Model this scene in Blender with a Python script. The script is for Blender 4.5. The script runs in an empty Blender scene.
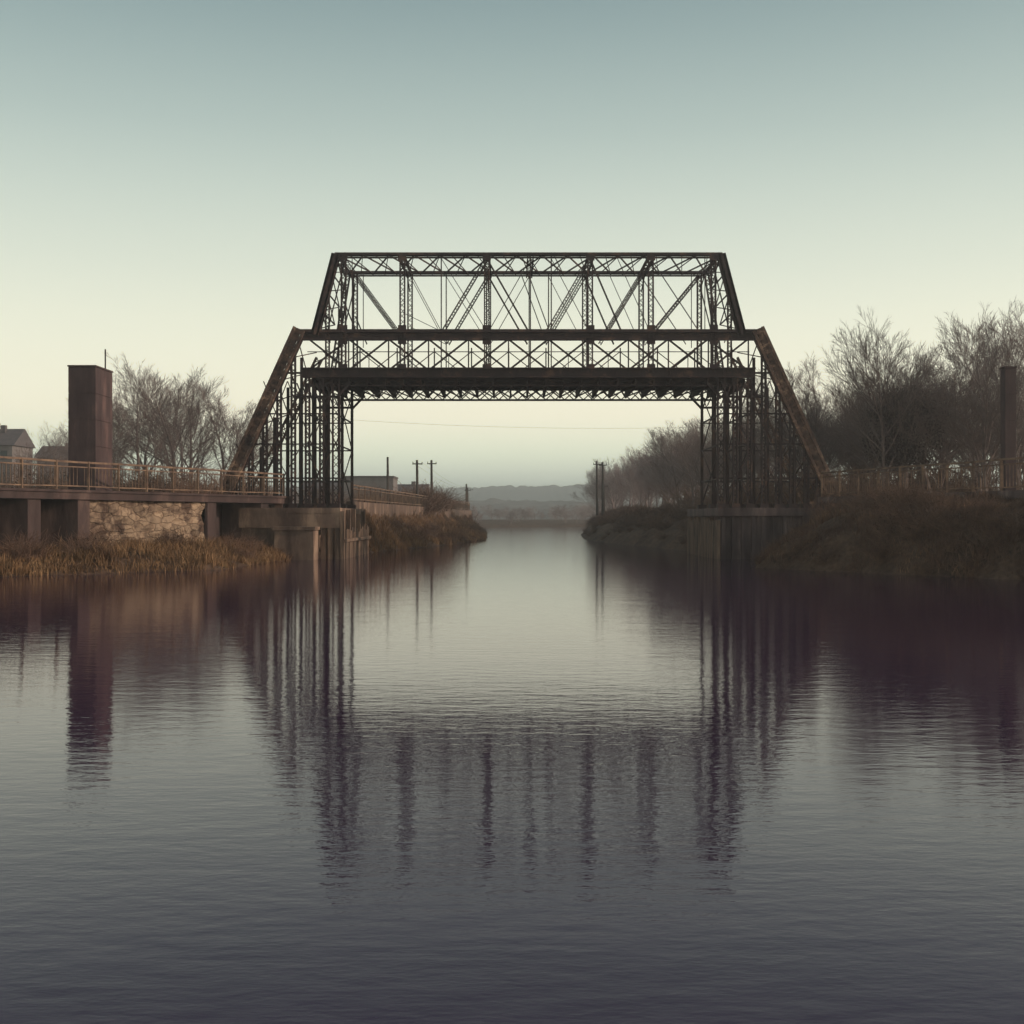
import bpy, math, random
import numpy as np
from mathutils import Vector, noise, Matrix
random.seed(7); np.random.seed(7)
scene=bpy.context.scene
R=random.Random(11)
XC=0.87

# ---------------------------------------------------------------- materials
def newmat(name):
    m=bpy.data.materials.new(name); m.use_nodes=True
    nt=m.node_tree; b=nt.nodes['Principled BSDF']; return m,nt,b
def noisy(name,c1,c2,scale=3.0,rough=0.85,c3=None,bump=0.0,metal=0.0,stretch=(1,1,1),detail=8,lo=0.35,hi=0.65,spec=0.3):
    m,nt,b=newmat(name); N=nt.nodes; L=nt.links
    tc=N.new('ShaderNodeTexCoord'); mp=N.new('ShaderNodeMapping'); mp.inputs['Scale'].default_value=stretch
    L.new(tc.outputs['Object'],mp.inputs[0])
    n=N.new('ShaderNodeTexNoise'); n.inputs['Scale'].default_value=scale; n.inputs['Detail'].default_value=detail; n.inputs['Roughness'].default_value=0.65
    L.new(mp.outputs[0],n.inputs['Vector'])
    r=N.new('ShaderNodeValToRGB'); e=r.color_ramp.elements
    e[0].position=lo; e[0].color=(*c1,1); e[1].position=hi; e[1].color=(*c2,1)
    if c3:
        x=e.new((lo+hi)/2+0.05); x.color=(*c3,1)
    L.new(n.outputs['Fac'],r.inputs[0]); L.new(r.outputs[0],b.inputs['Base Color'])
    b.inputs['Roughness'].default_value=rough; b.inputs['Metallic'].default_value=metal
    b.inputs['Specular IOR Level'].default_value=spec
    if bump>0:
        n2=N.new('ShaderNodeTexNoise'); n2.inputs['Scale'].default_value=scale*3; n2.inputs['Detail'].default_value=8
        L.new(mp.outputs[0],n2.inputs['Vector'])
        bp=N.new('ShaderNodeBump'); bp.inputs['Strength'].default_value=bump; bp.inputs['Distance'].default_value=0.05
        L.new(n2.outputs['Fac'],bp.inputs['Height']); L.new(bp.outputs[0],b.inputs['Normal'])
    return m
M_steel=noisy('painted_rusty_steel',(0.026,0.016,0.018),(0.13,0.067,0.048),1.3,0.75,metal=0.0,c3=(0.05,0.029,0.029))
M_rust=noisy('heavy_rust_steel',(0.04,0.024,0.022),(0.40,0.25,0.17),1.8,0.85,c3=(0.15,0.085,0.062),bump=0.4)
M_rail=noisy('railing_rust',(0.10,0.062,0.05),(0.30,0.185,0.12),2.0,0.8)
M_conc=noisy('weathered_concrete',(0.09,0.056,0.046),(0.36,0.24,0.175),0.9,0.9,c3=(0.20,0.13,0.098),bump=0.5,stretch=(1,1,0.35))
M_concd=noisy('dark_stained_concrete',(0.04,0.026,0.026),(0.15,0.094,0.08),0.9,0.9,c3=(0.08,0.05,0.047),bump=0.5,stretch=(1,1,0.3))
M_concr=noisy('streaked_concrete',(0.06,0.042,0.043),(0.27,0.19,0.17),1.2,0.9,c3=(0.14,0.096,0.092),bump=0.5,stretch=(1,1,0.2))
M_timber=noisy('pile_timber',(0.05,0.033,0.028),(0.30,0.195,0.14),3.0,0.9,bump=0.5,stretch=(1,1,0.15))
M_pylon=noisy('pylon_concrete',(0.05,0.031,0.033),(0.15,0.088,0.08),1.1,0.9,c3=(0.085,0.052,0.052),bump=0.4,stretch=(1,1,.3))
M_bark=noisy('bark',(0.12,0.085,0.078),(0.24,0.172,0.155),4.0,0.9)
M_twig=noisy('bare_twigs',(0.21,0.135,0.115),(0.35,0.235,0.20),0.8,0.9)
M_twigR=noisy('grey_bare_twigs',(0.26,0.165,0.155),(0.40,0.265,0.245),0.8,0.9)
M_haze=noisy('hazed_distant_twigs',(0.25,0.18,0.17),(0.36,0.27,0.255),0.5,1.0)  # distance haze put into the pale trunk and twig colour of far trees
M_leafd=noisy('withered_leaves',(0.05,0.03,0.026),(0.13,0.075,0.055),1.5,0.9)
M_oak=noisy('dark_ivy_leaves',(0.03,0.02,0.02),(0.075,0.046,0.042),1.5,0.9)
M_brush=noisy('brush_stems',(0.09,0.052,0.042),(0.26,0.15,0.10),1.0,0.95)
M_grass=noisy('dry_grass_blades',(0.12,0.065,0.035),(0.40,0.24,0.125),0.9,0.9,c3=(0.25,0.14,0.07))
M_grassd=noisy('dark_dry_grass_blades',(0.09,0.048,0.036),(0.30,0.17,0.105),0.5,0.9,c3=(0.155,0.086,0.058))
M_house=noisy('house_wall',(0.16,0.13,0.125),(0.24,0.2,0.19),1.0,0.9)
M_roof=noisy('roof_tiles',(0.09,0.075,0.08),(0.14,0.11,0.11),2.0,0.9)
M_glass=noisy('window_glass',(0.02,0.025,0.03),(0.04,0.045,0.05),1.0,0.15)
M_wood=noisy('pole_wood',(0.05,0.04,0.036),(0.11,0.085,0.075),2.0,0.9)

def ground_mat():
    m,nt,b=newmat('river_bank_soil'); N=nt.nodes; L=nt.links
    tc=N.new('ShaderNodeTexCoord')
    n=N.new('ShaderNodeTexNoise'); n.inputs['Scale'].default_value=0.6; n.inputs['Detail'].default_value=10; L.new(tc.outputs['Object'],n.inputs['Vector'])
    n2=N.new('ShaderNodeTexNoise'); n2.inputs['Scale'].default_value=5; n2.inputs['Detail'].default_value=8; L.new(tc.outputs['Object'],n2.inputs['Vector'])
    r=N.new('ShaderNodeValToRGB'); e=r.color_ramp.elements
    e[0].position=.35; e[0].color=(0.05,0.031,0.024,1); e[1].position=.65; e[1].color=(0.18,0.106,0.07,1)
    mx=N.new('ShaderNodeMath'); mx.operation='MULTIPLY_ADD'; mx.inputs[1].default_value=0.5
    L.new(n.outputs['Fac'],mx.inputs[0])
    m2=N.new('ShaderNodeMath'); m2.operation='MULTIPLY'; m2.inputs[1].default_value=0.5; L.new(n2.outputs['Fac'],m2.inputs[0]); L.new(m2.outputs[0],mx.inputs[2])
    L.new(mx.outputs[0],r.inputs[0]); L.new(r.outputs[0],b.inputs['Base Color'])
    b.inputs['Roughness'].default_value=0.95; b.inputs['Specular IOR Level'].default_value=0.1
    bp=N.new('ShaderNodeBump'); bp.inputs['Distance'].default_value=0.15; bp.inputs['Strength'].default_value=0.8
    L.new(n2.outputs['Fac'],bp.inputs['Height']); L.new(bp.outputs[0],b.inputs['Normal'])
    return m
M_ground=ground_mat()
def stone_mat():
    m,nt,b=newmat('stone_wall_masonry'); N=nt.nodes; L=nt.links
    tc=N.new('ShaderNodeTexCoord'); mp=N.new('ShaderNodeMapping'); mp.inputs['Scale'].default_value=(1.1,1.1,2.6); L.new(tc.outputs['Object'],mp.inputs[0])
    nz=N.new('ShaderNodeTexNoise'); nz.inputs['Scale'].default_value=2; L.new(mp.outputs[0],nz.inputs['Vector'])
    ad=N.new('ShaderNodeMixRGB'); ad.inputs[0].default_value=0.22; L.new(mp.outputs[0],ad.inputs[1]); L.new(nz.outputs['Color'],ad.inputs[2])
    v=N.new('ShaderNodeTexVoronoi'); v.feature='DISTANCE_TO_EDGE'; v.inputs['Scale'].default_value=1.6; L.new(ad.outputs[0],v.inputs['Vector'])
    v2=N.new('ShaderNodeTexVoronoi'); v2.inputs['Scale'].default_value=1.6; L.new(ad.outputs[0],v2.inputs['Vector'])
    r=N.new('ShaderNodeValToRGB'); r.color_ramp.elements[0].position=0.0; r.color_ramp.elements[0].color=(0.72,0.68,0.66,1); r.color_ramp.elements[1].position=0.08; r.color_ramp.elements[1].color=(1,1,1,1)
    L.new(v.outputs['Distance'],r.inputs[0])
    n=N.new('ShaderNodeTexNoise'); n.inputs['Scale'].default_value=0.9; n.inputs['Detail'].default_value=12; n.inputs['Roughness'].default_value=.72; L.new(tc.outputs['Object'],n.inputs['Vector'])
    r2=N.new('ShaderNodeValToRGB'); e=r2.color_ramp.elements; e[0].position=.42; e[0].color=(0.12,0.068,0.048,1); e[1].position=.56; e[1].color=(0.50,0.345,0.235,1)
    L.new(n.outputs['Fac'],r2.inputs[0])
    mu=N.new('ShaderNodeMixRGB'); mu.blend_type='MULTIPLY'; mu.inputs[0].default_value=1; L.new(r2.outputs[0],mu.inputs[1]); L.new(r.outputs[0],mu.inputs[2])
    bw=N.new('ShaderNodeRGBToBW'); L.new(v2.outputs['Color'],bw.inputs[0])
    mu2=N.new('ShaderNodeMixRGB'); mu2.blend_type='MULTIPLY'; mu2.inputs[0].default_value=.5; L.new(mu.outputs[0],mu2.inputs[1]); L.new(bw.outputs[0],mu2.inputs[2])
    L.new(mu2.outputs[0],b.inputs['Base Color']); b.inputs['Roughness'].default_value=.95
    bp=N.new('ShaderNodeBump'); bp.inputs['Distance'].default_value=0.1; L.new(r.outputs[0],bp.inputs['Height']); L.new(bp.outputs[0],b.inputs['Normal'])
    return m
M_stone=stone_mat()
def water_mat():
    m,nt,b=newmat('river_water'); N=nt.nodes; L=nt.links
    tc=N.new('ShaderNodeTexCoord')
    def layer(sx,sy,sc,det,dist,rot=0):
        mp=N.new('ShaderNodeMapping'); mp.inputs['Scale'].default_value=(sx,sy,1); mp.inputs['Rotation'].default_value=(0,0,rot)
        L.new(tc.outputs['Object'],mp.inputs[0])
        n=N.new('ShaderNodeTexNoise'); n.inputs['Scale'].default_value=sc; n.inputs['Detail'].default_value=det; n.inputs['Roughness'].default_value=0.58
        L.new(mp.outputs[0],n.inputs['Vector'])
        bp=N.new('ShaderNodeBump'); bp.inputs['Distance'].default_value=dist; bp.inputs['Strength'].default_value=1
        L.new(n.outputs['Fac'],bp.inputs['Height']); return bp
    a=layer(0.35,1.0,1.1,1,0.003,0.06)
    c=layer(0.42,1.0,5.6,4,0.0041,-0.08)
    L.new(a.outputs[0],c.inputs['Normal']); L.new(c.outputs[0],b.inputs['Normal'])
    b.inputs['Base Color'].default_value=(0.036,0.013,0.043,1)
    b.inputs['Roughness'].default_value=0.04; b.inputs['IOR'].default_value=1.333; b.inputs['Specular IOR Level'].default_value=0.5
    return m
M_water=water_mat()

# ---------------------------------------------------------------- mesh builder
class MB:
    def __init__(s): s.v=[]; s.f=[]; s.m=[]
    def box(s,p1,p2,w,h,ref=None,mi=0):
        p1=Vector(p1); p2=Vector(p2); d=(p2-p1).normalized()
        up=Vector(ref) if ref else Vector((0,1,0))
        if abs(d.dot(up))>0.98: up=Vector((1,0,0))
        a=d.cross(up).normalized(); b=a.cross(d).normalized()
        i=len(s.v)
        for p in (p1,p2):
            for sa,sb in ((-1,-1),(1,-1),(1,1),(-1,1)):
                s.v.append(tuple(p+a*(sa*w/2)+b*(sb*h/2)))
        for q in ((0,1,2,3),(7,6,5,4),(0,4,5,1),(1,5,6,2),(2,6,7,3),(3,7,4,0)):
            s.f.append(tuple(i+k for k in q)); s.m.append(mi)
    def cube(s,x0,x1,y0,y1,z0,z1,mi=0):
        i=len(s.v)
        for z in (z0,z1):
            for x,y in ((x0,y0),(x1,y0),(x1,y1),(x0,y1)): s.v.append((x,y,z))
        for q in ((3,2,1,0),(4,5,6,7),(0,1,5,4),(1,2,6,5),(2,3,7,6),(3,0,4,7)):
            s.f.append(tuple(i+k for k in q)); s.m.append(mi)
    def tube(s,pts,rad,n=3,mi=0):
        i0=len(s.v)
        for k,p in enumerate(pts):
            d=(pts[min(k+1,len(pts)-1)]-pts[max(k-1,0)])
            if d.length<1e-6: d=Vector((0,0,1))
            d.normalize(); u=Vector((1,0,0)) if abs(d.x)<.8 else Vector((0,1,0))
            a=d.cross(u).normalized(); b=d.cross(a)
            for j in range(n):
                t=2*math.pi*j/n; s.v.append(tuple(p+a*(math.cos(t)*rad[k])+b*(math.sin(t)*rad[k])))
        for k in range(len(pts)-1):
            for j in range(n):
                A=i0+k*n+j; B=i0+k*n+(j+1)%n
                s.f.append((A,B,B+n,A+n)); s.m.append(mi)
    def laced(s,p1,p2,w,d,fl=0.07,lace=0.035,mi=0,planes=(-1,1)):
        p1=Vector(p1); p2=Vector(p2); D=(p2-p1); Ln=D.length; D.normalize()
        Y=Vector((0,1,0)) if abs(D.y)<0.9 else Vector((0,0,1))
        a=D.cross(Y).normalized(); b=a.cross(D).normalized()
        for sy in planes:
            o=b*(sy*d/2)
            for sa in (-1,1):
                s.box(p1+a*(sa*w/2)+o,p2+a*(sa*w/2)+o,fl,fl,tuple(b),mi)
            n=max(2,int(Ln/(w*1.15)))
            for k in range(n):
                q1=p1+D*(Ln*k/n); q2=p1+D*(Ln*(k+1)/n); sg=1 if (k+(sy>0))%2 else -1
                s.box(q1+a*(sg*w/2)+o,q2-a*(sg*w/2)+o,lace,0.015,tuple(b),mi)
    def obj(s,name,mats,parent=None,smooth=False):
        me=bpy.data.meshes.new(name); me.from_pydata(s.v,[],s.f)
        for m in mats: me.materials.append(m)
        me.polygons.foreach_set('material_index',s.m)
        if smooth: me.polygons.foreach_set('use_smooth',[True]*len(s.f))
        me.update(); o=bpy.data.objects.new(name,me); scene.collection.objects.link(o)
        if parent: o.parent=parent
        return o
def empty(name,loc=(0,0,0)):
    e=bpy.data.objects.new(name,None); e.location=loc; scene.collection.objects.link(e); e.empty_display_size=0.5; return e

# ---------------------------------------------------------------- river + terrain
yl=[-400,0,30,36,40.5,43,46,54,60,68,90,108,140,180,240,262,300,340,2000]
xlv=[-200,-36,-23,-20.5,-18.4,-15.5,-11.8,-11.6,-10.4,-8.9,-5,-2.6,-3.2,-6,-9,-4,60,200,6000]
yr=[-400,0,30,38.5,44,48,53,57,67,73,90,108,140,180,240,255,280,320,2000]
xrv=[180,27,19.5,17.3,13,10.4,11.4,14.0,14.0,11.2,8.6,7.2,8.5,12,18,25,90,220,6200]
def XL(y): return np.interp(y,yl,xlv)
def XR(y): return np.interp(y,yr,xrv)
def WL(y): return -19.3+0.433*(y-43)
def WR(y): return 19.8-0.256*(y-44)
def WB(y): return -9.5+0.05*(y-70)
def H(x,y):
    n=noise.noise(Vector((x*0.12,y*0.12,0)))
    n2=noise.noise(Vector((x*0.6,y*0.6,3)))
    l=XL(y)-x; r=x-XR(y)
    l+=n2*0.4; r+=n2*0.4
    if l>r:
        if y<66:
            h=np.interp(l,[-5,0,2,5,60],[-1.8,0,0.5,0.75,0.85])
            k=WL(y)-3.0-x
            if k>0: h=h+(3.0-h)*min(1,k/1.0)
            if y>62: 
                h2=np.interp(l,[-5,0,1.2,3.5],[-1.8,0,0.9,2.9]); t=(y-62)/4; h=h*(1-t)+h2*t
        elif y<230:
            w=max(1.0,float(XL(y)-WB(y))) if y<150 else 4
            h=np.interp(l,[-5,0,w*0.9,w*0.9+0.8],[-1.8,0,1.7,2.95])
        else: h=np.interp(l,[-5,0,8,60],[-1.8,0,.6,1.5])
    else:
        h=np.interp(r,[-5,0,1.3,3.8,6.5],[-1.8,0,1.15,2.25,2.75 if y<62 else 2.95])
        if y>230: h=np.interp(r,[-5,0,8,60],[-1.8,0,.6,1.5])
    amp=0.22*min(1,max(0,max(l,r)/2))
    h=h+n2*0.5*amp+n*amp
    return float(h)
def axis(parts):
    out=[]
    for a,b,n in parts: out+=list(np.linspace(a,b,n,endpoint=False))
    return out
xs=axis([(-3000,-400,12),(-400,-80,24),(-80,-30,50),(-30,30,170),(30,80,50),(80,400,24),(400,3000,12)])+[3000]
ys=axis([(-400,0,30),(0,30,30),(30,75,110),(75,130,90),(130,300,110),(300,700,30),(700,3500,14)])+[3500]
V=[];F=[]
for y in ys:
    for x in xs: V.append((x,y,H(x,y)))
nx=len(xs)
for j in range(len(ys)-1):
    for i in range(nx-1):
        a=j*nx+i; F.append((a,a+1,a+nx+1,a+nx))
me=bpy.data.meshes.new('ground'); me.from_pydata(V,[],F); me.materials.append(M_ground)
me.polygons.foreach_set('use_smooth',[True]*len(F)); g=bpy.data.objects.new('ground',me); scene.collection.objects.link(g)
me=bpy.data.meshes.new('river_water'); me.from_pydata([(-3200,-600,0),(3200,-600,0),(3200,3600,0),(-3200,3600,0)],[],[(0,1,2,3)]); me.materials.append(M_water)
scene.collection.objects.link(bpy.data.objects.new('river_water',me))

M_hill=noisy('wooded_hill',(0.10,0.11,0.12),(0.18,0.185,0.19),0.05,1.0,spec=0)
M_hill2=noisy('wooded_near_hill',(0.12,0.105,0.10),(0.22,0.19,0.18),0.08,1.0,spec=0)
def hills(name,y0,h0,var,seed,mat,freq=1.0,rough=1.0):
    V=[];F=[]; n=1300; rows=9
    for i in range(n):
        x=-1900+3800*i/(n-1)
        t=noise.noise(Vector((x*0.0022*freq,seed,0)))+0.3*noise.noise(Vector((x*0.01*freq,seed,2)))
        hh=h0+var*t
        for k in range(rows):
            a=k/(rows-1); j=rough*noise.noise(Vector((x*.12,k*1.7,seed)))+rough*.6*noise.noise(Vector((x*.37,k*2.7,seed)))
            V.append((x,y0+a*300+30*noise.noise(Vector((x*.01,k,seed))),-1+(hh+1)*math.sin(a*math.pi*0.5)+(j if k else 0)))
    for i in range(n-1):
        for k in range(rows-1):
            a=i*rows+k; F.append((a,a+rows,a+rows+1,a+1))
    me=bpy.data.meshes.new(name); me.from_pydata(V,[],F); me.materials.append(mat); me.polygons.foreach_set('use_smooth',[True]*len(F))
    scene.collection.objects.link(bpy.data.objects.new(name,me))
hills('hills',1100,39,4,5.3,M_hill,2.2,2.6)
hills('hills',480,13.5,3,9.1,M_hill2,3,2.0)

# ---------------------------------------------------------------- bridge
br=empty('steel_truss_bridge',(XC,60,0))
def B(mb,name,mats): return mb.obj(name,mats,br)
YB=4.5; YD=6.0
ZT=16.0; ZM=11.75; ZD=9.75
top=MB(); ver=MB(); dia=MB()
for yy in (0,YB):
    fr=(yy==0)
    top.box((-10.2,yy,ZT),(10.2,yy,ZT),0.14,0.36)
    top.box((-10.1,yy,ZT-0.17),(10.1,yy,ZT-0.17),0.05,0.22)
    for s in (-1,1):
        if fr:
            top.laced((s*11.25,yy,ZM),(s*10.15,yy,ZT-0.02),0.30,0.30,0.13,0.06)
            top.box((s*11.25,yy-0.2,ZM),(s*10.15,yy-0.2,ZT),0.40,0.03)
        else:
            top.laced((s*11.0,yy,ZM-1.2),(s*10.15,yy,ZT-0.02),0.22,0.2,0.06,0.04)
    if fr:
        top.box((-12.0,yy,ZM+0.20),(12.0,yy,ZM+0.20),0.16,0.4)
        top.box((-11.9,yy,ZM-0.22),(11.9,yy,ZM-0.22),0.12,0.3)
        top.box((-11.9,yy+0.02,ZM),(11.9,yy+0.02,ZM),0.40,0.06)
    else:
        top.box((-11.2,yy,ZM+0.55),(11.2,yy,ZM+0.55),0.16,0.2)
    bold=[-6.65,-2.2,3.25,6.45]
    for x in bold:
        ver.laced((x,yy,ZM),(x,yy,ZT),0.24,0.22,0.06,0.03)
        ver.laced((x,yy,ZD),(x,yy,ZM),0.24,0.22,0.06,0.03)
    for x in (-4.6,0.1,1.2):
        ver.box((x,yy,ZD),(x,yy,ZT),0.06,0.06)
    for s in (-1,1):
        ver.laced((s*9.75,yy,ZD),(s*9.75,yy,ZT-0.1),0.22,0.22,0.06,0.03)
        ver.laced((s*10.6,yy,ZD),(s*10.6,yy,ZT-2.0),0.18,0.2,0.05,0.03)
        ver.box((s*9.3,yy,ZM),(s*9.3,yy,ZT),0.04,0.05)
        dia.box((s*10.6,yy,ZM+.2),(s*9.75,yy,ZT-.6),0.06,0.06)
    if fr:
        for x in bold+[-9.75,9.75]:
            for z in (ZT-0.2,ZM+0.35,ZM-0.35,ZD+0.3):
                top.box((x-0.22,yy-0.14,z),(x+0.22,yy-0.14,z),0.3,0.02)
    def dg(x1,z1,x2,z2,w=0.07,l=False):
        if l: dia.laced((x1,yy,z1),(x2,yy,z2),0.15,0.12,0.045,0.025)
        else: dia.box((x1,yy+0.06,z1),(x2,yy+0.06,z2),w,0.03)
    t=ZT-0.2; b=ZM+0.2
    dg(-9.75,t,-6.9,b,0,True); dg(-9.75,b+1.6,-9.1,b)
    dg(-6.65,t,-4.6,b,0.035); dg(-2.2,t,-4.5,b,0,True); dg(-4.6,t,-2.2,b,0.035); dg(-6.65,b+1,-4.6,b,0.03)
    dg(-2.2,t,-0.0,b,0.09); dg(-0.3,t,1.1,b,0.05); dg(0.1,t,-2.1,b,0.04)
    dg(3.25,t,1.0,b,0,True); dg(1.2,t,3.2,b,0.035)
    dg(3.25,t,4.9,b,0.09); dg(6.45,t,4.1,b,0,True); dg(4.7,t,6.4,b,0.035)
    dg(9.75,t,6.6,b,0,True); dg(6.45,t,9.0,b,0.05)
    n=11; x0=-11.6; x1=11.6; ww=0.10 if fr else 0.05
    for k in range(n):
        a=x0+(x1-x0)*k/n; c=x0+(x1-x0)*(k+1)/n
        dia.box((a,yy+0.1,ZD+.15),(c,yy+0.1,ZM-.2),ww,0.03); dia.box((a,yy+0.15,ZM-.2),(c,yy+0.15,ZD+.15),ww,0.03)
        ver.box((c,yy+0.04,ZD),(c,yy+0.04,ZM),0.07,0.06)
        if fr: dia.box(((a+c)/2,yy+0.19,ZD),((a+c)/2,yy+0.19,ZD+1),0.04,0.04)
    if fr: dia.box((-11.7,yy+0.24,10.9),(11.7,yy+0.24,10.9),0.04,0.04)
lat=MB()
xt=list(np.linspace(-10.1,10.1,16))
for i in range(15):
    a,c=xt[i],xt[i+1]
    lat.box((a,0,ZT-.02),(c,YB,ZT-.02),0.07,0.06,(0,0,1)); lat.box((a,YB,ZT-.09),(c,0,ZT-.09),0.07,0.06,(0,0,1))
    m_=(a+c)/2; lat.box((m_,0,ZT-.05),(c,YB,ZT-.05),0.04,0.04,(0,0,1)); lat.box((m_,YB,ZT-.12),(c,0,ZT-.12),0.04,0.04,(0,0,1))
for x in [-10.1,-6.65,-2.2,0.1,3.25,6.45,10.1]:
    lat.laced((x,0,ZT-.2),(x,YB,ZT-.2),0.3,0.16,0.06,0.03)
for x in [-9.75,-6.65,-2.2,3.25,6.45,9.75]:
    lat.box((x,0.1,ZT-1.1),(x,YB/2,ZT-.35),0.05,0.05,(1,0,0)); lat.box((x,YB-.1,ZT-1.1),(x,YB/2,ZT-.35),0.05,0.05,(1,0,0))
for s in (-1,1):
    for k in range(4):
        z1=ZM+.3+k*1.0; z2=z1+1.0
        X=lambda z: s*(11.25-(z-ZM)/(ZT-ZM)*1.1)
        lat.box((X(z1),0,z1),(X(z2),YB,z2),0.05,0.05,(1,0,0)); lat.box((X(z1),YB,z1),(X(z2),0,z2),0.05,0.05,(1,0,0))
        lat.box((X(z2),0,z2),(X(z2),YB,z2),0.06,0.06,(1,0,0))
dk=MB()
for yy in (0,YD):
    dk.box((-11.9,yy-.05,9.74),(11.9,yy-.05,9.74),0.42,0.06)
    dk.box((-11.95,yy-.1,9.98),(11.95,yy-.1,9.98),0.06,0.3)
    dk.box((-11.9,yy-.1,9.51),(11.9,yy-.1,9.51),0.05,0.3)
    for k in range(34):
        x=-11.7+k*23.4/33; dk.box((x,yy-.10,9.54),(x,yy-.10,9.94),0.05,0.05)
dk.cube(-11.9,11.9,0.1,YD-.1,9.8,9.92)
for k in range(25):
    x=-11.4+k*22.8/24; dk.box((x,0.1,9.25),(x,YD-.1,9.25),0.10,0.45,(0,0,1))
    if k<24: 
        dk.box((x,0.2,9.06),(x+.95,YD-.2,9.06),0.06,0.06,(0,0,1)); dk.box((x,YD-.2,9.10),(x+.95,.2,9.10),0.06,0.06,(0,0,1))
for yy in (0.9,2.3,3.7,5.1): dk.box((-11.5,yy,9.58),(11.5,yy,9.58),0.35,0.12)
yy=YD-.1
for k in range(40):
    a=-10.9+k*21.8/40; c=a+21.8/40
    dk.box((a,yy,8.95),(c,yy,9.45),0.06,0.03); dk.box((a,yy+.04,9.45),(c,yy+.04,8.95),0.06,0.03)
dk.box((-11,yy,8.93),(11,yy,8.93),0.11,0.1)
for k in range(44):
    a=-11.2+k*22.4/44; c=a+22.4/44
    dk.box((a,.02,9.1),(c,.02,9.45),0.035,0.03); dk.box((a,.05,9.45),(c,.05,9.1),0.035,0.02)
dk.box((-11.3,.02,9.08),(11.3,.02,9.08),0.06,0.1)
ep=MB()
def XO(z): return 16.2-(z-2.9)/(ZM+.3-2.9)*4.15
for s in (-1,1):
    ep.laced((s*16.2,0,2.9),(s*12.05,0,ZM+.3),0.52,0.4,0.15,0.09)
    ep.box((s*16.2,-.12,2.9),(s*12.05,-.12,ZM+.3),0.26,0.10)
    n=26
    for k in range(n):
        t=(k+.5)/n; c=Vector((s*(16.2-4.15*t),-.24,2.9+(ZM-2.6)*t)); D=Vector((-s*4.15,0,ZM-2.6)).normalized()
        ep.box(c-D*.06,c+D*.06,0.6,0.03)
    ep.laced((s*16.2,YD,2.9),(s*12.05,YD,ZM-.4),0.34,0.3,0.07,0.05)
    for yy in (0,YD): ep.cube(min(s*15.8,s*16.7),max(s*15.8,s*16.7),yy-.4,yy+.4,2.6,3.05)
    for k in range(7):
        z1=3.3+k*1.2; z2=z1+1.2
        ep.box((s*XO(z1),0,z1),(s*XO(z2),YD,z2),0.05,0.05,(1,0,0)); ep.box((s*XO(z1),YD,z1),(s*XO(z2),0,z2),0.05,0.05,(1,0,0))
lg=MB()
px=[10.15,10.9,11.65,12.4,13.15,13.9,14.65,15.3]
for s in (-1,1):
    for yy in (0,3.0,YD):
        for i,x in enumerate(px):
            inc=2.9+(16.2-x)/4.15*(ZM+.3-2.9)-.3
            zt=9.5 if x<11.9 else min(inc,ZM-.1)
            if yy==3.0: x=x+.12
            if yy==0: lg.laced((s*x,yy,2.7),(s*x,yy,zt),0.2 if i else 0.34,0.2,0.07,0.035)
            else:
                lg.box((s*x,yy,2.7),(s*x,yy,zt),0.16,0.06); lg.box((s*x,yy,2.7),(s*x,yy,zt),0.05,0.2)
            lg.cube(min(s*(x-.22),s*(x+.22)),max(s*(x-.22),s*(x+.22)),yy-.22,yy+.22,2.622,2.86)
        for z in ((4.2,6.0,7.6) if yy!=3 else ()):
            lg.box((s*10.1,yy+.02,z),(s*(XO(z)),yy+.02,z),0.07,0.08)
        zz=[2.9,6.0,9.3]
        if yy==0:
          for a,b in zip(zz[:-1],zz[1:]):
            xo=XO((a+b)/2)-.1; n=3 if xo>13.5 else 2
            for k in range(n):
                u=10.15+(xo-10.15)*k/n; w=10.15+(xo-10.15)*(k+1)/n
                lg.box((s*u,yy-.12,a),(s*w,yy-.12,b),0.05,0.025); lg.box((s*w,yy-.15,a),(s*u,yy-.15,b),0.05,0.025)
    for yy in (0,YD):
        lg.box((s*10.15,yy-.05,8.4),(s*9.4,yy-.05,9.2),0.12,0.1)
        for k in range(8):
            x=10.2+k*0.25; lg.box((s*x,yy-.1,8.5+0.1*(k%2)),(s*(x+.25),yy-.1,9.2),0.07,0.03)
        lg.box((s*10.1,yy,8.5),(s*12.4,yy,8.5),0.12,0.1)
        lg.box((s*11.9,yy,ZD),(s*13.0,yy,ZD),0.1,0.1)
    for x in (10.15,11.65):
        for a,b in ((2.9,6.0),(6.0,9.2)):
            lg.box((s*x,0,a),(s*x,YD,b),0.05,0.05,(1,0,0)); lg.box((s*x,YD,a),(s*x,0,b),0.05,0.05,(1,0,0))
        for z in (4.2,6.0,7.6): lg.box((s*x,0,z),(s*x,YD,z),0.07,0.07,(1,0,0))
B(top,'chords',[M_steel]); B(ver,'verticals',[M_steel]); B(dia,'diagonals',[M_steel]); B(lat,'lateral_bracing',[M_steel]); B(dk,'deck',[M_steel]); B(ep,'inclined_end_posts',[M_rust]); B(lg,'leg_towers',[M_steel])
pl=MB()
pl.cube(-14.8,-9.65,-2.0,8,1.6,2.62)
pl.cube(-14.82,-9.63,-2.02,8.02,2.35,2.60)
pl.cube(-16.9,-14.83,-1.2,7.5,1.2,2.60)
pl.cube(-12.7,-10.75,-3.4,-.3,-1.5,1.5)
pl.cube(-12.8,-10.65,-3.5,-2.03,1.502,1.66)
pl.cube(-14.7,-12.72,-1.85,-.3,-1.5,1.597)
pl.cube(-14.9,-10.0,-0.2,7.8,-1.5,1.598)
B(pl,'left_pier',[M_conc])
pr=MB()
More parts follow.
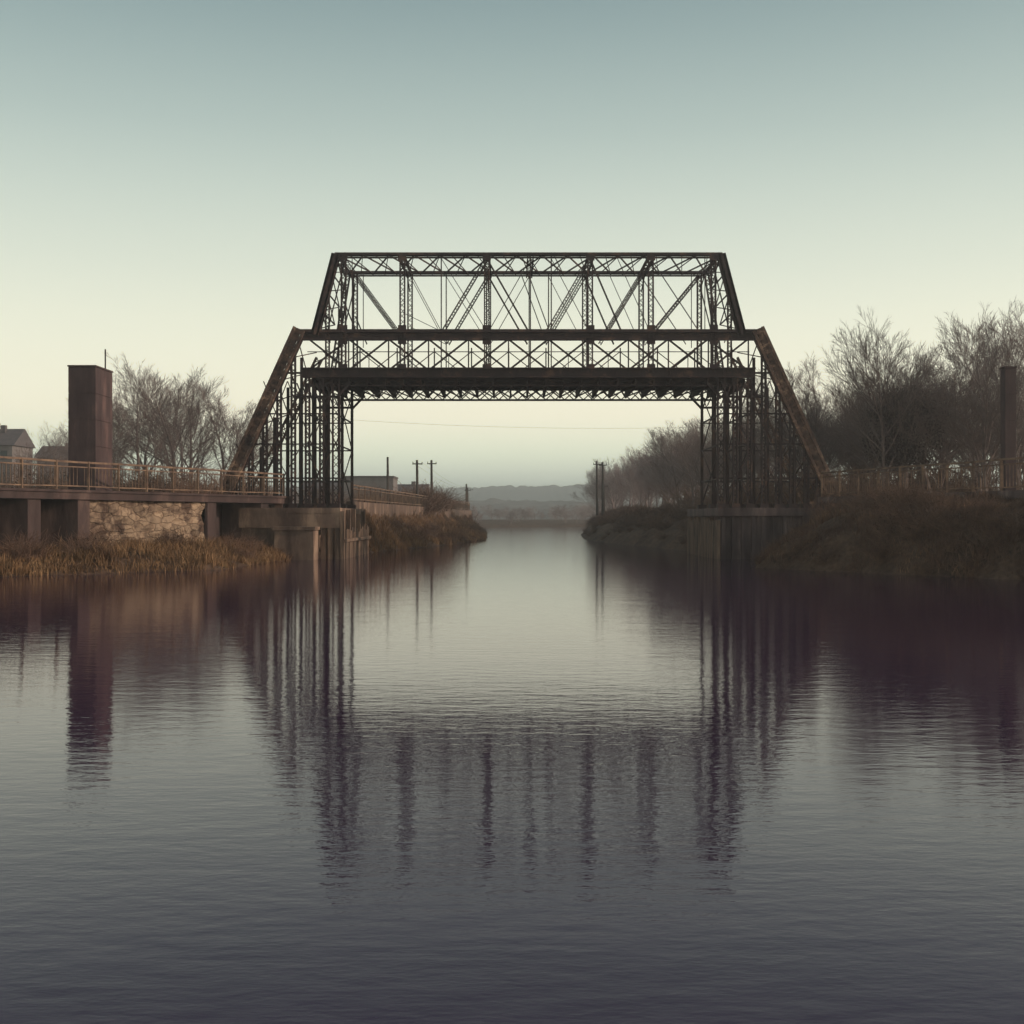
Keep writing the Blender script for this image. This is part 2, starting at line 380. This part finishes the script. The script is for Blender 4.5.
pr.cube(9.6,14.3,-2.15,8,2.2,2.62)
pr.cube(14.302,16.9,-1.2,7.5,1.4,2.60)
pr.cube(9.85,14.2,-1.9,7.9,-1.5,2.198)
for k in range(9): pr.box((9.9+k*.52,-1.95,-1.5),(9.9+k*.52,-1.95,2.195),.2,.16)
B(pr,'right_pier',[M_concr])
ti=MB()
for k in range(3): ti.box((-10.5+k*.36,-1.85,-1.5),(-10.5+k*.36,-1.85,1.58),0.24,0.24)
for k in range(20):
    y=-1.9+k*0.5; zt=1.58 if k%4 else 2.5; ti.box((-9.52+R.uniform(-.03,.03),y,-1.5),(-9.52,y,zt+R.uniform(-.25,.1)),0.22,0.27)
ti.box((-9.36,-2,0.95),(-9.36,8,0.95),0.15,0.15,(0,0,1))
for k in range(20):
    y=-1.8+k*0.5; ti.box((9.66,y,-1.5),(9.66,y,2.1+R.uniform(-.2,.08)),0.2,0.28)
B(ti,'fender_piles',[M_timber])

# ---------------------------------------------------------------- walkways, walls, railings
def quad_wall(mb,fx,y0,y1,off,th,z0,z1,mi=0,n=1):
    for k in range(n):
        a=y0+(y1-y0)*k/n; b=y0+(y1-y0)*(k+1)/n
        i=len(mb.v)
        for z in (z0,z1):
            for (y,o) in ((a,off),(b,off),(b,off-th),(a,off-th)): mb.v.append((fx(y)+o,y,z))
        fs=[(3,2,1,0),(4,5,6,7),(0,1,5,4),(2,3,7,6)]
        if k==n-1: fs.append((1,2,6,5))
        if k==0: fs.append((3,0,4,7))
        for q in fs:
            mb.f.append(tuple(i+t for t in q)); mb.m.append(mi)
def railing(name,fx,y0,y1,z,h=1.15,step=1.7,bal=0.2):
    e=empty(name,(0,0,0)); mb=MB(); L=math.hypot(fx(y1)-fx(y0),y1-y0); n=int(L/step)
    P=lambda t,zz:(fx(y0+(y1-y0)*t),y0+(y1-y0)*t,zz)
    for k in range(n+1):
        t=k/n; mb.box(P(t,z),P(t,z+h+0.04),0.09,0.09)
    for zz,w in ((z+h,0.08),(z+h-0.2,0.05),(z+0.15,0.05)):
        for k in range(n):
            j1=noise.noise(Vector((k*1.7,zz,y0)))*0.03; j2=noise.noise(Vector(((k+1)*1.7,zz,y0)))*0.03
            mb.box(P(k/n,zz+j1),P((k+1)/n,zz+j2),w,w,(0,0,1))
    mb.obj('posts_and_rails',[M_rail],e)
    mb=MB(); m=int(L/bal)
    for k in range(m):
        if R.random()<0.04: continue
        t=(k+.5)/m; mb.box(P(t,z+.15),P(t,z+h-.2),0.025,0.025)
    mb.obj('balusters',[M_rail],e)
LW=MB()
quad_wall(LW,WL,14,60.5,0,2.7,2.86,3.15,0,n=12)
quad_wall(LW,WL,14,60.5,0.08,0.35,3.151,3.25,0,n=12)
LW.obj('walkway',[M_concd])
RW=MB(); quad_wall(RW,WL,14,60.5,-2.2,0.4,-0.5,2.858,0,n=12)
for y in (44.6,47.0,54.6,58.5,36,30,24): quad_wall(RW,WL,y-.3,y+.3,-0.12,2.0,-0.5,2.857)
RW.obj('quay_wall',[M_concd])
V=[];F=[];nu=90;nv=26
for j in range(nv):
    for i in range(nu):
        y=47.4+6.9*i/(nu-1); z=-.4+3.25*j/(nv-1)
        q=noise.voronoi(Vector((y*1.1,z*2.0,0)),distance_metric='DISTANCE')[0]
        d=min(.10,(q[1]-q[0])*.3)+.14*noise.noise(Vector((y*.8,z*.9,5)))+.07*noise.noise(Vector((y*3,z*4,5)))
        V.append((WL(y)-.32+d,y,z))
for j in range(nv-1):
    for i in range(nu-1): a=j*nu+i; F.append((a,a+1,a+nu+1,a+nu))
b0=len(V)
for (y,z) in ((47.4,-.4),(54.3,-.4),(54.3,2.85),(47.4,2.85)): V.append((WL(y)-2.1,y,z))
F.append((b0+3,b0+2,b0+1,b0))
F.append((0,(nv-1)*nu,b0+3,b0)); F.append((nu-1,b0+1,b0+2,nv*nu-1))
me=bpy.data.meshes.new('stone_wall'); me.from_pydata(V,[],F); me.materials.append(M_stone); scene.collection.objects.link(bpy.data.objects.new('stone_wall',me))
def mirrored(mb,name,mat):
    mb.v=[(-a,b,c) for a,b,c in mb.v]; mb.f=[tuple(reversed(f)) for f in mb.f]; mb.obj(name,[mat])
S2=MB(); quad_wall(S2,lambda y:-WR(y),20,57.5,0.0,0.5,0.5,2.86,0,n=8); mirrored(S2,'retaining_wall',M_concd)
S3=MB(); quad_wall(S3,lambda y:-WR(y),20,59,0.12,3.0,2.88,3.18,0,n=8); mirrored(S3,'walkway',M_concr)
railing('railing',lambda y:WL(y)-0.1,20,60,3.25)
railing('railing',lambda y:WR(y)+0.1,20,59,3.18,1.25)
railing('railing',lambda y:WB(y)-0.1,69,150,3.1,1.0,2.0,0.3)
S4=MB(); quad_wall(S4,WB,68.5,152,0.0,0.4,0.6,3.1,0,n=1); S4.obj('retaining_wall',[M_conc])

def pylon(name,x0,x1,y0,y1,z0,z1,mat):
    e=empty(name,((x0+x1)/2,y0,z0)); mb=MB(); w=x1-x0; d=y1-y0; h=z1-z0; n=5
    for k in range(n):
        a=h*k/n; b=h*(k+1)/n-0.02
        mb.cube(-w/2,w/2,0,d,a,b)
    mb.cube(-w/2+.03,w/2-.03,.03,d-.03,0.01,h-.03)
    mb.obj('shaft',[mat],e)
    mb=MB(); mb.cube(-w/2-.03,w/2+.03,-.03,d+.03,h,h+.07); mb.cube(-w/2-.15,w/2+.15,-.15,d+.15,-.4,0.3); mb.obj('cap_and_base',[mat],e)
    return e
p=pylon('concrete_pylon',-19.5,-18.3,50,52.1,2.95,8.75,M_pylon)
mb=MB(); mb.box((0.35,1.9,5.8),(0.35,1.9,6.85),0.05,0.05); mb.obj('mast',[M_steel],p)
p=pylon('concrete_pylon',21.68,22.15,50,50.5,2.95,8.7,M_pylon)

# ---------------------------------------------------------------- buildings
def house(name,x,y,w,d,h,rh,z=2.9,flat=False):
    e=empty(name,(x,y,z)); mb=MB(); mb.cube(-w/2,w/2,0,d,0,h); mb.obj('walls',[M_house],e)
    mb=MB()
    if flat: mb.cube(-w/2-.1,w/2+.1,-.1,d+.1,h,h+.25)
    else:
        mb.v+=[(-w/2-.3,-.3,h-.05),(w/2+.3,-.3,h-.05),(w/2+.3,d+.3,h-.05),(-w/2-.3,d+.3,h-.05),(-w/2-.3,d/2,h+rh),(w/2+.3,d/2,h+rh)]
        mb.f+=[(0,1,5,4),(2,3,4,5),(0,4,3),(1,2,5),(3,2,1,0)]; mb.m+=[0]*5
        mb.cube(w*.1,w*.1+.6,d*.35,d*.35+.6,h,h+rh+.4)
    mb.obj('roof',[M_roof],e)
    mb=MB(); n=max(2,int(w/1.8)); fl=max(1,int(h/2.7))
    for k in range(n):
        for f in range(fl):
            cx=-w/2+(k+.5)*w/n; zz=f*2.7+1.0; mb.cube(cx-.4,cx+.4,-.03,.05,zz,zz+1.1)
    mb.obj('windows',[M_glass],e)
house('brick_house',-64.5,140,6,6,8.2,2.2)
house('brick_house',-58.5,146,5,5,7,1.6)
house('industrial_building',-20,158,7,6,4.8,0,flat=True)
house('industrial_building',-16,172,6,6,3.2,1.2)
house('industrial_building',-27,170,9,6,3.4,1.5)

def pole(x,y,zt,arms=1,z0=2.7):
    e=empty('utility_pole',(x,y,z0)); mb=MB(); h=zt-z0
    mb.tube([Vector((0,0,-.3)),Vector((R.uniform(-.08,.08),0,h))],[0.15,0.10],8)
    mb.obj('shaft',[M_wood],e); mb=MB()
    for k in range(arms):
        z=h-.35-k*.6; mb.box((-.45,-.1,z),(.45,-.1,z),0.1,0.1)
        for t in (-.4,.4): mb.tube([Vector((t,-.1,z)),Vector((t,-.1,z+.2))],[.04,.03],6)
    if arms: mb.obj('crossarm',[M_wood],e)
pole(-12,110,8.0,0); pole(-8.3,100,7.2,1); pole(-7.6,108,7.6,1); pole(-6.0,150,6.6,0); pole(-6.6,170,6.6,1); pole(-8,200,7.5,0,2.4)
pole(9.0,120,8.1,1); pole(9.9,124,8.2,1); pole(13,160,6.9,1)
wr=MB()
def wire(a,b,sag,r=.010):
    pts=[Vector(a).lerp(Vector(b),t/14)-Vector((0,0,sag*4*(t/14)*(1-t/14))) for t in range(15)]
    wr.tube(pts,[r]*15,4)
for dx in (-.4,.4):
    wire((-8.3+dx,100,7.0),(-6.6+dx,170,6.5),0.5); wire((9.0+dx,120,7.9),(13+dx,160,6.7),.5)
wire((-24,100,11.5),(26,110,11.2),0.9,.008)
wr.obj('power_lines',[M_steel])

# ---------------------------------------------------------------- vegetation
def grow(mb,p,d,L,r,lev,rng,cc,maxlev,minr):
    ns=[7,5,3,2,2][lev]; pts=[p.copy()]; dirs=[d.copy()]; rad=[r]
    for k in range(ns):
        w=[.06,.09,.10,.10,.10][lev]
        d=(d+Vector((rng.gauss(0,w),rng.gauss(0,w),rng.gauss(0,w)+ (0.08 if lev else 0.04)))).normalized()
        p=p+d*(L/ns); pts.append(p.copy()); dirs.append(d.copy()); rad.append(max(minr*.7,r*(1-(k+1)/ns*0.8)))
    mb.tube(pts,rad,6 if lev==0 else (4 if lev==1 else 3),0 if lev<2 else 1)
    if lev>=maxlev: return
    n=cc[lev]
    for c in range(n):
        t=(0.16 if lev==0 else 0.18)+(0.82)*(c+rng.random())/n; t=min(t,.995)
        k=min(int(t*ns),ns-1); f=t*ns-k
        q=pts[k].lerp(pts[k+1],f); dd=dirs[k+1]
        az=rng.uniform(0,2*math.pi)+c*2.4; an=rng.uniform(0.4,0.85) if lev==0 else rng.uniform(0.3,0.65)
        u=dd.cross(Vector((1,0,0)) if abs(dd.x)<.8 else Vector((0,1,0))).normalized(); v=dd.cross(u)
        nd=(dd*math.cos(an)+(u*math.cos(az)+v*math.sin(az))*math.sin(an)).normalized()
        cl=L*rng.uniform(.55,.75)*(1-0.4*t) if lev else L*rng.uniform(.52,.7)*(1-.45*t)
        grow(mb,q,nd,cl,max(minr,rad[k]*rng.uniform(.45,.6)),lev+1,rng,cc,maxlev,minr)
def tree_proto(seed,cc,H=10,maxlev=4,minr=0.009):
    rng=random.Random(seed); mb=MB()
    grow(mb,Vector((0,0,-.3)),Vector((rng.gauss(0,.05),rng.gauss(0,.05),1)),H*0.97,H*0.017,0,rng,cc,maxlev,minr)
    zm=max(v[2] for v in mb.v); s=H/zm
    mb.v=[(a*s,b*s,c*s) for a,b,c in mb.v]
    me=bpy.data.meshes.new('tree_mesh'); me.from_pydata(mb.v,[],mb.f); me.polygons.foreach_set('material_index',mb.m)
    return me
protos=[tree_proto(s,c) for s,c in ((1,[14,7,6,4]),(2,[16,7,5,5]),(3,[13,8,6,4]),(4,[15,7,6,4]),(5,[18,6,6,4]),(8,[12,8,6,4]))]
def variant(me,mats):
    m=me.copy(); m.materials.clear()
    for x in mats: m.materials.append(x)
    return m
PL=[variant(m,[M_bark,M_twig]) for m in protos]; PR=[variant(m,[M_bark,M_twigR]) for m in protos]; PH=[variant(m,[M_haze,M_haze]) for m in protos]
def place(me,name,x,y,h,wid=1.0,parent=None,z=None):
    o=bpy.data.objects.new(name,me); scene.collection.objects.link(o)
    if z is None: z=H(x,y)-0.1
    o.location=(x,y,z); s=h/10; o.scale=(s*wid,s*wid,s); o.rotation_euler=(0,0,R.uniform(0,6.28))
    if parent: o.parent=parent
    return o
for x,y,h,w in ((-28.0,86,11.2,1.15),(-24.6,83,11.0,1.2),(-21.3,88,8.8,1.2),(-30,92,11,1.1),(-26,92,12,1.1),(-19.6,84,6.2,1.2),(-23,80,7.2,1.3),(-28,80,8,1.2),(-31,84,9,1.2),(-23,92,10.5,1.2),(-28,95,11.5,1.2)):
    place(R.choice(PL),'bare_tree',x,y,h,w)
for x,y,h,w in ((-57,122,10,1.2),(-53,128,10.5,1.2),(-49,130,9,1.2),(-61,112,11,1.2),(-45,128,7.5,1.2),(-63,127,11,1.3),(-51,120,8,1.4)):
    place(R.choice(PL),'bare_tree',x,y,h,w)
for x,y,h,w in ((22.0,68,11.4,0.85),(27.5,66,11.8,0.95),(31.5,70,13.0,1.0),(29.6,61,11.0,0.9),(19.8,78,8.2,1.1),(34,64,12.6,1.0),(25,76,11.2,1.0),(36,74,14,1.0),(29,76,12.4,1.1),(33,78,13,1.1)):
    place(R.choice(PR),'bare_tree',x,y,h,w)
dt=empty('distant_tree_row')
for k in range(46):
    y=68+ (k/46)**1.1*70+R.uniform(-3,3)
    x=max(float(XR(y))+9, 17.0+max(0,(80-y))*0.2)+abs(R.gauss(0,9))
    place(R.choice(PR),'tree',x,y,R.uniform(7.5,11),R.uniform(.95,1.3),dt)
for k in range(50):
    y=R.uniform(125,215); x=max(17.0 if y<150 else 15.5,float(XR(y))+1.2)+abs(R.gauss(0,6))
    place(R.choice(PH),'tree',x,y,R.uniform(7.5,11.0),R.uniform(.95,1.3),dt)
for k in range(14):
    y=R.uniform(72,100); x=y*(0.235+0.26*R.random()); place(R.choice(PR),'tree',x,y,R.uniform(6.5,10)+max(0,(x-24))*.15,R.uniform(1.1,1.4),dt)
dl=empty('distant_tree_row')
for k in range(16):
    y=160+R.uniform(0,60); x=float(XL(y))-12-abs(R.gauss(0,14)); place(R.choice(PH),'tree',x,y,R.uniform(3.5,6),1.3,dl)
far=empty('distant_tree_row')
for k in range(120):
    y=R.uniform(262,400); x=R.uniform(-35,60)*y/330
    if XL(y)-1 < x < XR(y)+1: continue
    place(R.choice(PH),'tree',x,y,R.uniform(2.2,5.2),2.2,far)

def shrub_proto(seed,n=110,leaf=130):
    rng=random.Random(seed); mb=MB()
    for k in range(n):
        a=rng.uniform(0,6.28); sp=rng.uniform(0,.9); p=Vector((rng.gauss(0,.25),rng.gauss(0,.25),-.1)); d=Vector((math.cos(a)*sp,math.sin(a)*sp,1)).normalized()
        L=rng.uniform(.6,1.5); pts=[p]; 
        for j in range(3):
            d=(d+Vector((rng.gauss(0,.2),rng.gauss(0,.2),rng.gauss(-.08,.15)))).normalized(); p=p+d*L/3; pts.append(p)
        mb.tube(pts,[.011,.009,.007,.004],3,0)
        for j in range(3):
            q=pts[rng.randint(1,3)]; e=(d+Vector((rng.gauss(0,.6),rng.gauss(0,.6),rng.gauss(0,.4)))).normalized()
            mb.tube([q,q+e*rng.uniform(.2,.5)],[.006,.003],3,0)
    for k in range(leaf):
        a=rng.uniform(0,6.28); r=abs(rng.gauss(0,.45)); c=Vector((math.cos(a)*r,math.sin(a)*r,rng.uniform(.05,1.1)))
        u=Vector((rng.gauss(0,1),rng.gauss(0,1),rng.gauss(0,1))).normalized()*.04; v=Vector((rng.gauss(0,1),rng.gauss(0,1),rng.gauss(0,1))).normalized()*.03
        i=len(mb.v); mb.v+=[tuple(c-u),tuple(c+v),tuple(c+u),tuple(c-v)]; mb.f.append((i,i+1,i+2,i+3)); mb.m.append(1)
    me=bpy.data.meshes.new('shrub_mesh'); me.from_pydata(mb.v,[],mb.f); me.polygons.foreach_set('material_index',mb.m); me.materials.append(M_brush); me.materials.append(M_leafd); return me
SH=[shrub_proto(s) for s in (1,2,3,4)]
rb=empty('riverside_brush')
def shrub(x,y,s,par,w=1.2):
    o=bpy.data.objects.new('shrub',R.choice(SH)); scene.collection.objects.link(o); o.parent=par
    o.location=(x,y,H(x,y)-.05); o.scale=(s*w,s*w,s); o.rotation_euler=(R.uniform(-.2,.2),R.uniform(-.2,.2),R.uniform(0,6.28))
c=0
while c<250:
    y=R.uniform(30,60); x=R.uniform(float(XR(y))+.1,WR(y)+.05)
    if x<15.2 and y>54: continue
    s=R.uniform(.35,.85)
    if WR(y)-x<2.2: s*=.4
    if x-XR(y)<1: s*=.7
    if x<14: s*=.6
    shrub(x,y,s,rb); c+=1
for k in range(220):
    y=R.uniform(70,190); d=R.uniform(.3,6); x=float(XR(y))+d; shrub(x,y,R.uniform(.4,.8)*min(1,.5+d/4),rb,1.6)
for k in range(60):
    y=R.uniform(68,120); x=max(18,float(XR(y))+6)+R.uniform(0,18); shrub(x,y,R.uniform(1.2,2.2),rb,1.4)
lb=empty('riverside_brush')
for k in range(34):
    y=R.uniform(42,60); x=WL(y)+R.uniform(.0,2.6)
    if 47.4<y<54 and R.random()<.6: continue
    shrub(x,y,R.uniform(.35,.85),lb)
for k in range(50):
    y=R.uniform(70,100); x=-19-R.uniform(0,14); shrub(x,y,R.uniform(1,2),lb,1.4)
for k in range(60):
    y=R.uniform(100,220); x=min(-8,float(XL(y))-R.uniform(2,14)); shrub(x,y,R.uniform(1,1.9),lb,1.6)
for k in range(50):
    y=R.uniform(76,150); x=float(XL(y))-R.uniform(0.3,2.5); shrub(x,y,R.uniform(.3,.6),lb,1.5)
ok=MB(); rng=random.Random(4)
ok.tube([Vector((0,0,-.3)),Vector((.1,0,2)),Vector((0,.1,4))],[.3,.24,.16],8,0)
for k in range(14):
    a=k*2.4; ok.tube([Vector((0,0,2+k*.12)),Vector((math.cos(a)*1.0,math.sin(a)*1.0,3.6+k*.1)),Vector((math.cos(a)*1.7,math.sin(a)*1.7,4.6+.15*k))],[.1,.06,.02],4,0)
cl=[(Vector((rng.gauss(0,.85),rng.gauss(0,.85),rng.uniform(2.4,6.0))),rng.uniform(.4,.8)) for _ in range(60)]
for k in range(11000):
    c0,r0=rng.choice(cl); c=c0+Vector((rng.gauss(0,1),rng.gauss(0,1),rng.gauss(0,1))).normalized()*r0*rng.random()**.4
    u=Vector((rng.gauss(0,1),rng.gauss(0,1),rng.gauss(0,1))).normalized()*.07; v=Vector((rng.gauss(0,1),rng.gauss(0,1),rng.gauss(0,1))).normalized()*.05
    i=len(ok.v); ok.v+=[tuple(c-u),tuple(c+v),tuple(c+u),tuple(c-v)]; ok.f.append((i,i+1,i+2,i+3)); ok.m.append(1)
oo=ok.obj('oak_tree',[M_bark,M_oak]); oo.location=(23.7,69,2.8); oo.scale=(1.0,1.0,1.12)
def grass(name,pts,hmin,hmax,mat):
    n=len(pts); v=np.zeros((n,5,3)); P=np.array(pts)
    pf=np.array([.55+1.1*max(0.0,noise.noise(Vector((p[0]*.55,p[1]*.55,21)))+.35) for p in pts])
    a=np.random.uniform(0,2*np.pi,n); h=np.random.uniform(hmin,hmax,n)*pf; w=np.random.uniform(.008,.02,n)
    lean=np.random.normal(0,.30,(n,2))
    dx=np.cos(a)*w; dy=np.sin(a)*w
    for i,(t,ww) in enumerate(((0,1),(0,-1),(.55,.8),(.55,-.8),(1,0))):
        v[:,i,0]=P[:,0]+dx*ww+lean[:,0]*h*t**1.6; v[:,i,1]=P[:,1]+dy*ww+lean[:,1]*h*t**1.6; v[:,i,2]=P[:,2]-.03+h*t*(1-.15*t)
    V=v.reshape(-1,3); F=[]
    for k in range(n):
        b=k*5; F.append((b,b+1,b+3,b+2)); F.append((b+2,b+3,b+4))
    me=bpy.data.meshes.new(name); me.from_pydata(V.tolist(),[],F); me.materials.append(mat)
    scene.collection.objects.link(bpy.data.objects.new(name,me))
pts=[]
while len(pts)<30000:
    y=R.uniform(28,61); x=R.uniform(WL(y)-1.0,float(XL(y))+.1)
    if noise.noise(Vector((x*.9,y*.9,7)))<R.uniform(-.4,.25): continue
    if x>-14.4 and y>57: continue
    pts.append((x,y,H(x,y)))
grass('dry_grass',pts,.15,.65,M_grass)
pts=[]
while len(pts)<26000:
    y=R.uniform(68,150); x=R.uniform(WB(y),float(XL(y))+.1)
    if noise.noise(Vector((x*.7,y*.7,7)))<R.uniform(-.5,.1): continue
    pts.append((x,y,H(x,y)))
grass('dry_grass',pts,.2,.6,M_grass)
pts=[]
while len(pts)<24000:
    y=R.uniform(30,60); x=R.uniform(float(XR(y)),WR(y)+.05)
    if noise.noise(Vector((x*.7,y*.7,9)))<R.uniform(-.5,.2): continue
    if x<15.2 and y>57.5: continue
    pts.append((x,y,H(x,y)))
grass('dry_grass',pts,.15,.5,M_grassd)

# ---------------------------------------------------------------- haze (real air volume over the valley)
mh=bpy.data.materials.new('air_haze'); mh.use_nodes=True; N=mh.node_tree.nodes; N.clear()
o_=N.new('ShaderNodeOutputMaterial'); vs=N.new('ShaderNodeVolumeScatter'); vs.inputs['Density'].default_value=0.0013; vs.inputs['Anisotropy'].default_value=0.6; vs.inputs['Color'].default_value=(1.0,0.935,0.92,1)
mh.node_tree.links.new(vs.outputs[0],o_.inputs['Volume'])
mb=MB(); mb.cube(-2000,2000,-300,1500,-3,45); mb.obj('haze',[mh])

# ---------------------------------------------------------------- sky, sun, camera
EL=math.radians(19); AZ=math.radians(97)
w=bpy.data.worlds.new('World'); scene.world=w; w.use_nodes=True; nt=w.node_tree; N=nt.nodes; L=nt.links
bg=N['Background']; sk=N.new('ShaderNodeTexSky'); sk.sky_type='NISHITA'; sk.sun_disc=False; sk.sun_elevation=EL; sk.sun_rotation=AZ; sk.air_density=1.3; sk.dust_density=2.5
tc=N.new('ShaderNodeTexCoord'); sp=N.new('ShaderNodeSeparateXYZ'); L.new(tc.outputs['Generated'],sp.inputs[0])
r=N.new('ShaderNodeValToRGB'); r.color_ramp.interpolation='B_SPLINE'; e=r.color_ramp.elements
K=15.5
cols=[(0.0,(1.42,1.22,.90)),(0.05,(1.15,1.01,.76)),(0.12,(.88,.83,.64)),(0.21,(.61,.64,.53)),(0.32,(.345,.42,.385)),(0.46,(.10,.168,.185)),(1.0,(.05,.066,.095))]
e[0].position=0; e[0].color=(*cols[0][1],1); e[1].position=1; e[1].color=(*cols[-1][1],1)
for p_,c_ in cols[1:-1]:
    q=e.new(p_); q.color=(*c_,1)
L.new(sp.outputs['Z'],r.inputs[0])
sc=N.new('ShaderNodeMixRGB'); sc.blend_type='MULTIPLY'; sc.inputs[0].default_value=1; sc.inputs[2].default_value=(K,K,K,1); L.new(r.outputs[0],sc.inputs[1])
mx=N.new('ShaderNodeMixRGB'); mx.inputs[0].default_value=0.84; L.new(sk.outputs[0],mx.inputs[1]); L.new(sc.outputs[0],mx.inputs[2])
L.new(mx.outputs[0],bg.inputs['Color']); bg.inputs['Strength'].default_value=0.1
sd=bpy.data.lights.new('sun','SUN'); sd.energy=2.7; sd.angle=math.radians(.6); sd.color=(1,.82,.66)
so=bpy.data.objects.new('sun',sd); scene.collection.objects.link(so)
dirv=Vector((math.sin(AZ)*math.cos(EL),math.cos(AZ)*math.cos(EL),math.sin(EL)))
so.rotation_euler=dirv.to_track_quat('Z','Y').to_euler(); so.location=(60,40,40)
cd=bpy.data.cameras.new('camera'); cd.lens=40; cd.sensor_width=36; cd.clip_end=6000; cd.shift_y=6/1024
co=bpy.data.objects.new('camera',cd); scene.collection.objects.link(co); co.location=(0,0,2.1); co.rotation_euler=(math.radians(90),0,0); scene.camera=co
scene.view_settings.view_transform='Standard'; scene.view_settings.look='None'; scene.view_settings.exposure=0
